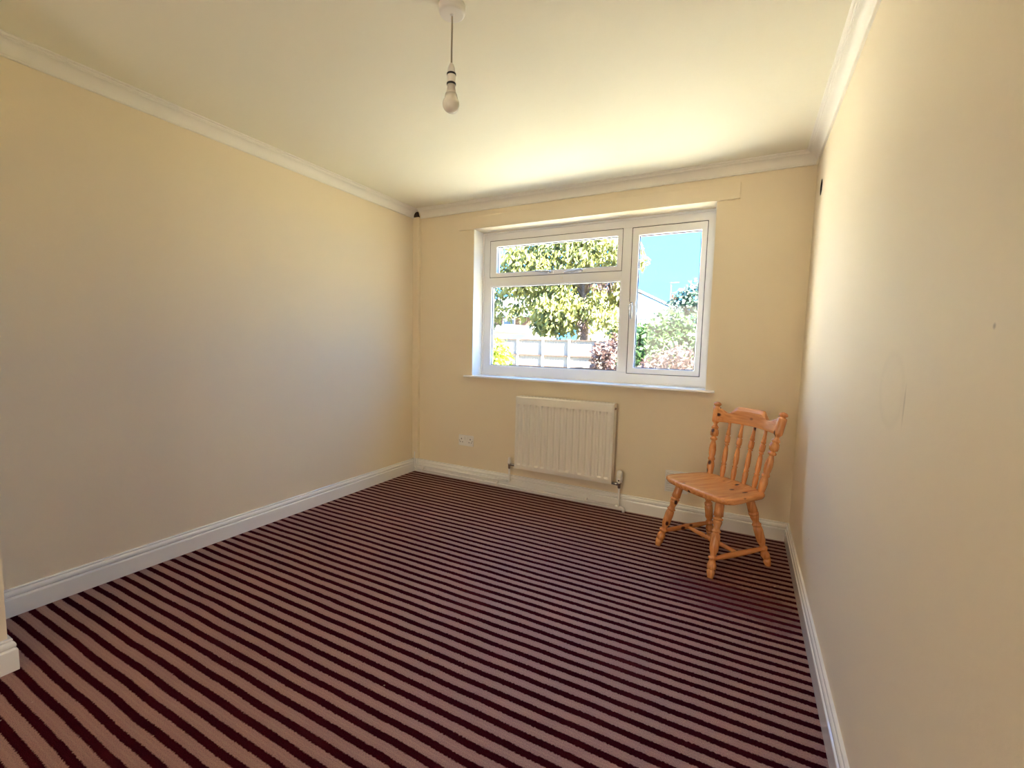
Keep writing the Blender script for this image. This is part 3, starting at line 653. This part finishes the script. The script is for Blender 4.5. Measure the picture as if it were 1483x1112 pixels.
def shrub(name, label, cat, loc, blobs, m, size, stems=5, group=None, dens=1.0):
    t = thing(name, label, cat, loc, 0, group)
    for _ in range(stems):
        c, rd, n = random.choice(blobs)
        x, y = c[0]-loc[0]+random.uniform(-.5, .5)*rd[0], c[1]-loc[1]+random.uniform(-.4, .4)*rd[1]
        MB().tube([(x*0.9, y*0.9, 0), (x, y, (c[2]-loc[2])*0.6), (x+random.uniform(-.2, .2), y, c[2]-loc[2]+rd[2]*0.5)], [0.03, 0.02, 0.008], 6).build('stem', M_bark, t)
    f = MB()
    for c, rd, n in blobs: leaves(f, (c[0]-loc[0], c[1]-loc[1], c[2]-loc[2]), rd, int(n*dens), size, 0.1, 0.4, 0.55)
    f.build('foliage', m, t, kind='stuff')
    return t
shrub('garden_bush', 'bright yellow-green bush at the left of the garden in front of the fence', 'bush', (-2.9, 5.8, GZ),
      [((-2.45, 5.8, 0.25), (0.55, 0.6, 0.75), 1500), ((-2.62, 5.9, 0.88), (0.52, 0.5, 0.62), 1300), ((-3.3, 6.0, 0.8), (0.7, 0.6, 0.8), 800)], M_leaf_bush, 0.13)
shrub('garden_hedge', 'tall green garden hedge behind the low reddish hedge', 'hedge', (1.6, 9.2, GZ),
      [((0.25, 9.0, 0.92), (0.65, 0.5, 1.0), 2000), ((0.90, 9.2, 1.18), (0.75, 0.5, 1.12), 2300), ((1.70, 9.1, 1.10), (0.8, 0.5, 1.12), 2200), ((2.9, 9.2, 1.0), (0.8, 0.5, 1.0), 500), ((3.9, 9.2, 1.0), (0.8, 0.5, 1.0), 400)], M_leaf_hedge, 0.17, 8)
shrub('low_red_hedge', 'low reddish-brown hedge in front of the green hedge', 'hedge', (1.4, 7.9, GZ),
      [((0.75, 7.9, 0.40), (0.42, 0.45, 0.70), 1000), ((1.25, 7.9, 0.52), (0.6, 0.45, 0.84), 1500), ((2.1, 7.9, 0.52), (0.6, 0.45, 0.84), 1200), ((3.1, 7.9, 0.5), (0.7, 0.45, 0.75), 500)], M_leaf_red, 0.13, 8)
shrub('climbing_plant', 'reddish climbing plant growing over the right end of the fence', 'plant', (-1.9, 13.6, GZ),
      [((-2.3, 14.0, 0.7), (0.55, 0.4, 0.85), 420), ((-1.6, 13.8, 0.8), (0.6, 0.45, 1.0), 480), ((-1.3, 13.2, 0.3), (0.6, 0.5, 0.8), 420), ((-0.4, 13.6, 0.6), (0.7, 0.4, 0.9), 350)], M_leaf_red, 0.2, 9)
shrub('climbing_plant', 'green leafy shrub above the reddish climbing plant beside the trunk', 'plant', (-1.7, 15.4, GZ),
      [((-1.9, 15.4, 1.9), (0.7, 0.4, 0.7), 330), ((-1.1, 15.4, 1.6), (0.6, 0.4, 0.8), 260)], M_leaf_tree, 0.26, 5)
# round grey-green tree on the right, beyond the hedge
t2 = thing('garden_tree', 'round grey-green tree beyond the hedge on the right', 'tree', (-0.75, 26.5, GZ))
MB().tube([(0, 0, 0), (0.05, 0, 2.4), (0, 0, 4.2)], [0.16, 0.12, 0.06], 9).build('trunk', M_bark, t2)
for e in ((-0.7, 0.1, 4.6), (0.8, -0.1, 4.7), (0.1, 0.6, 5.3)): MB().tube([(0.03, 0, 2.6), (e[0]*0.5, e[1]*0.5, 3.7), e], [0.06, 0.04, 0.015], 6).build('branch', M_bark, t2)
lf = MB()
for c, rd, n in (((-0.25, 0, 4.2), (0.75, 0.7, 1.2), 420), ((0.5, 0, 4.7), (0.9, 0.8, 1.25), 480), ((1.1, 0, 3.9), (0.8, 0.7, 1.1), 330), ((0.1, 0, 3.1), (0.9, 0.7, 0.8), 300)): leaves(lf, c, rd, n, 0.34, 0.2, 0.4, 0.5)
lf.build('foliage', M_leaf_blue, t2, kind='stuff')

# house beyond, right: white gable, chimney and aerial
hs = thing('neighbour_house', 'white rendered house with a pale gabled roof and brick chimney far behind the hedge', 'house', (-8.6, 41.7, GZ))
wl = MB(); g0 = 0.36
pts = [(-4.5, 0), (4.5, 0), (4.5, 5.1+g0), (0, 7.35+g0), (-4.5, 5.1+g0)]
wl.add([(x, 0, z) for x, z in pts]+[(x, 9, z) for x, z in pts], [(0, 1, 2, 3, 4), (9, 8, 7, 6, 5)]+[(i, 5+i, 5+(i+1) % 5, (i+1) % 5) for i in range(5)])
wl.build('wall', M_render, hs)
for s in (-1, 1):
    MB().add([(s*4.95, -0.3, 5.05+g0), (0, -0.3, 7.5+g0), (0, 9.3, 7.5+g0), (s*4.95, 9.3, 5.05+g0), (s*4.95, -0.3, 5.25+g0), (0, -0.3, 7.72+g0), (0, 9.3, 7.72+g0), (s*4.95, 9.3, 5.25+g0)],
             [(3,2,1,0),(4,5,6,7),(0,1,5,4),(1,2,6,5),(2,3,7,6),(3,0,4,7)]).build('roof', M_roof, hs)
cy_ = MB().box((4.28, 2.6, 4.6+g0), (4.86, 3.3, 6.30+g0)).box((4.24, 2.55, 6.1+g0), (4.90, 3.35, 6.2+g0)).build('chimney', M_brick_far, hs)
for x in (4.43, 4.70): MB().turn((x, 2.95, 6.3+g0), (x, 2.95, 6.65+g0), [(0, 0.11), (0.8, 0.09), (0.85, 0.11), (1, 0.11)], 10).build('chimney_pot', M_brick_far, cy_)
ae = MB().tube([(4.24, 2.9, 5.9+g0), (4.24, 2.9, 7.85+g0)], 0.03, 6)
ae.tube([(4.1, 2.9, 7.8+g0), (5.0, 2.7, 7.8+g0)], 0.02, 6)
for k in range(5): ae.tube([(4.2+k*0.17, 2.6, 7.8+g0), (4.2+k*0.17, 3.1, 7.8+g0)], 0.012, 5)
ae.build('aerial', M_steel, cy_)
for x in (-2.2, 1.4):
    f = MB().frame(x, x+1.2, 3.2, 4.5, (0.09,)*4, -0.05, 0.02).build('window', M_upvc, hs); MB().box((x+0.08, -0.02, 3.28), (x+1.12, 0.01, 4.42)).build('pane', M_winfar, f)
# house beyond, left: brick with pale roof, seen through the leaves
h2 = thing('neighbour_house', 'red brick house with pale roof seen through the leaves on the left', 'house', (-19.5, 36.7, GZ))
MB().box((-4, 0, 0), (3.3, 7, 4.05+g0)).build('wall', M_brick_far, h2)
rf = MB().add([(-4.3, -0.35, 4.0+g0), (3.6, -0.35, 4.0+g0), (3.6, 7.35, 4.0+g0), (-4.3, 7.35, 4.0+g0), (-2.2, 3.5, 6.4+g0), (1.5, 3.5, 6.4+g0)], [(3, 2, 1, 0), (0, 1, 5, 4), (1, 2, 5), (2, 3, 4, 5), (3, 0, 4)]).build('roof', M_roof, h2)
MB().box((-4.3, -0.42, 3.95+g0), (3.6, -0.34, 4.08+g0)).build('gutter', M_winfar, h2)
f = MB().frame(0.2, 1.6, 2.6+g0, 3.8+g0, (0.09,)*4, -0.05, 0.02).build('window', M_upvc, h2); MB().box((0.28, -0.02, 2.68+g0), (1.52, 0.01, 3.72+g0)).build('pane', M_winfar, f)
# low white garage roof just over the fence
ga = thing('garden_garage', 'low white garage with a pale sloping roof just beyond the fence on the left', 'garage', (-10.2, 20.7, GZ))
MB().box((-1.9, 0, 0), (1.6, 4, 1.85+g0)).build('wall', M_render, ga)
MB().add([(-2.2, -0.3, 2.1+g0), (1.9, -0.3, 1.88+g0), (1.9, 4.3, 2.25+g0), (-2.2, 4.3, 2.55+g0), (-2.2, -0.3, 2.2+g0), (1.9, -0.3, 1.98+g0), (1.9, 4.3, 2.35+g0), (-2.2, 4.3, 2.65+g0)],
         [(3,2,1,0),(4,5,6,7),(0,1,5,4),(1,2,6,5),(2,3,7,6),(3,0,4,7)]).build('roof', M_roof, ga)
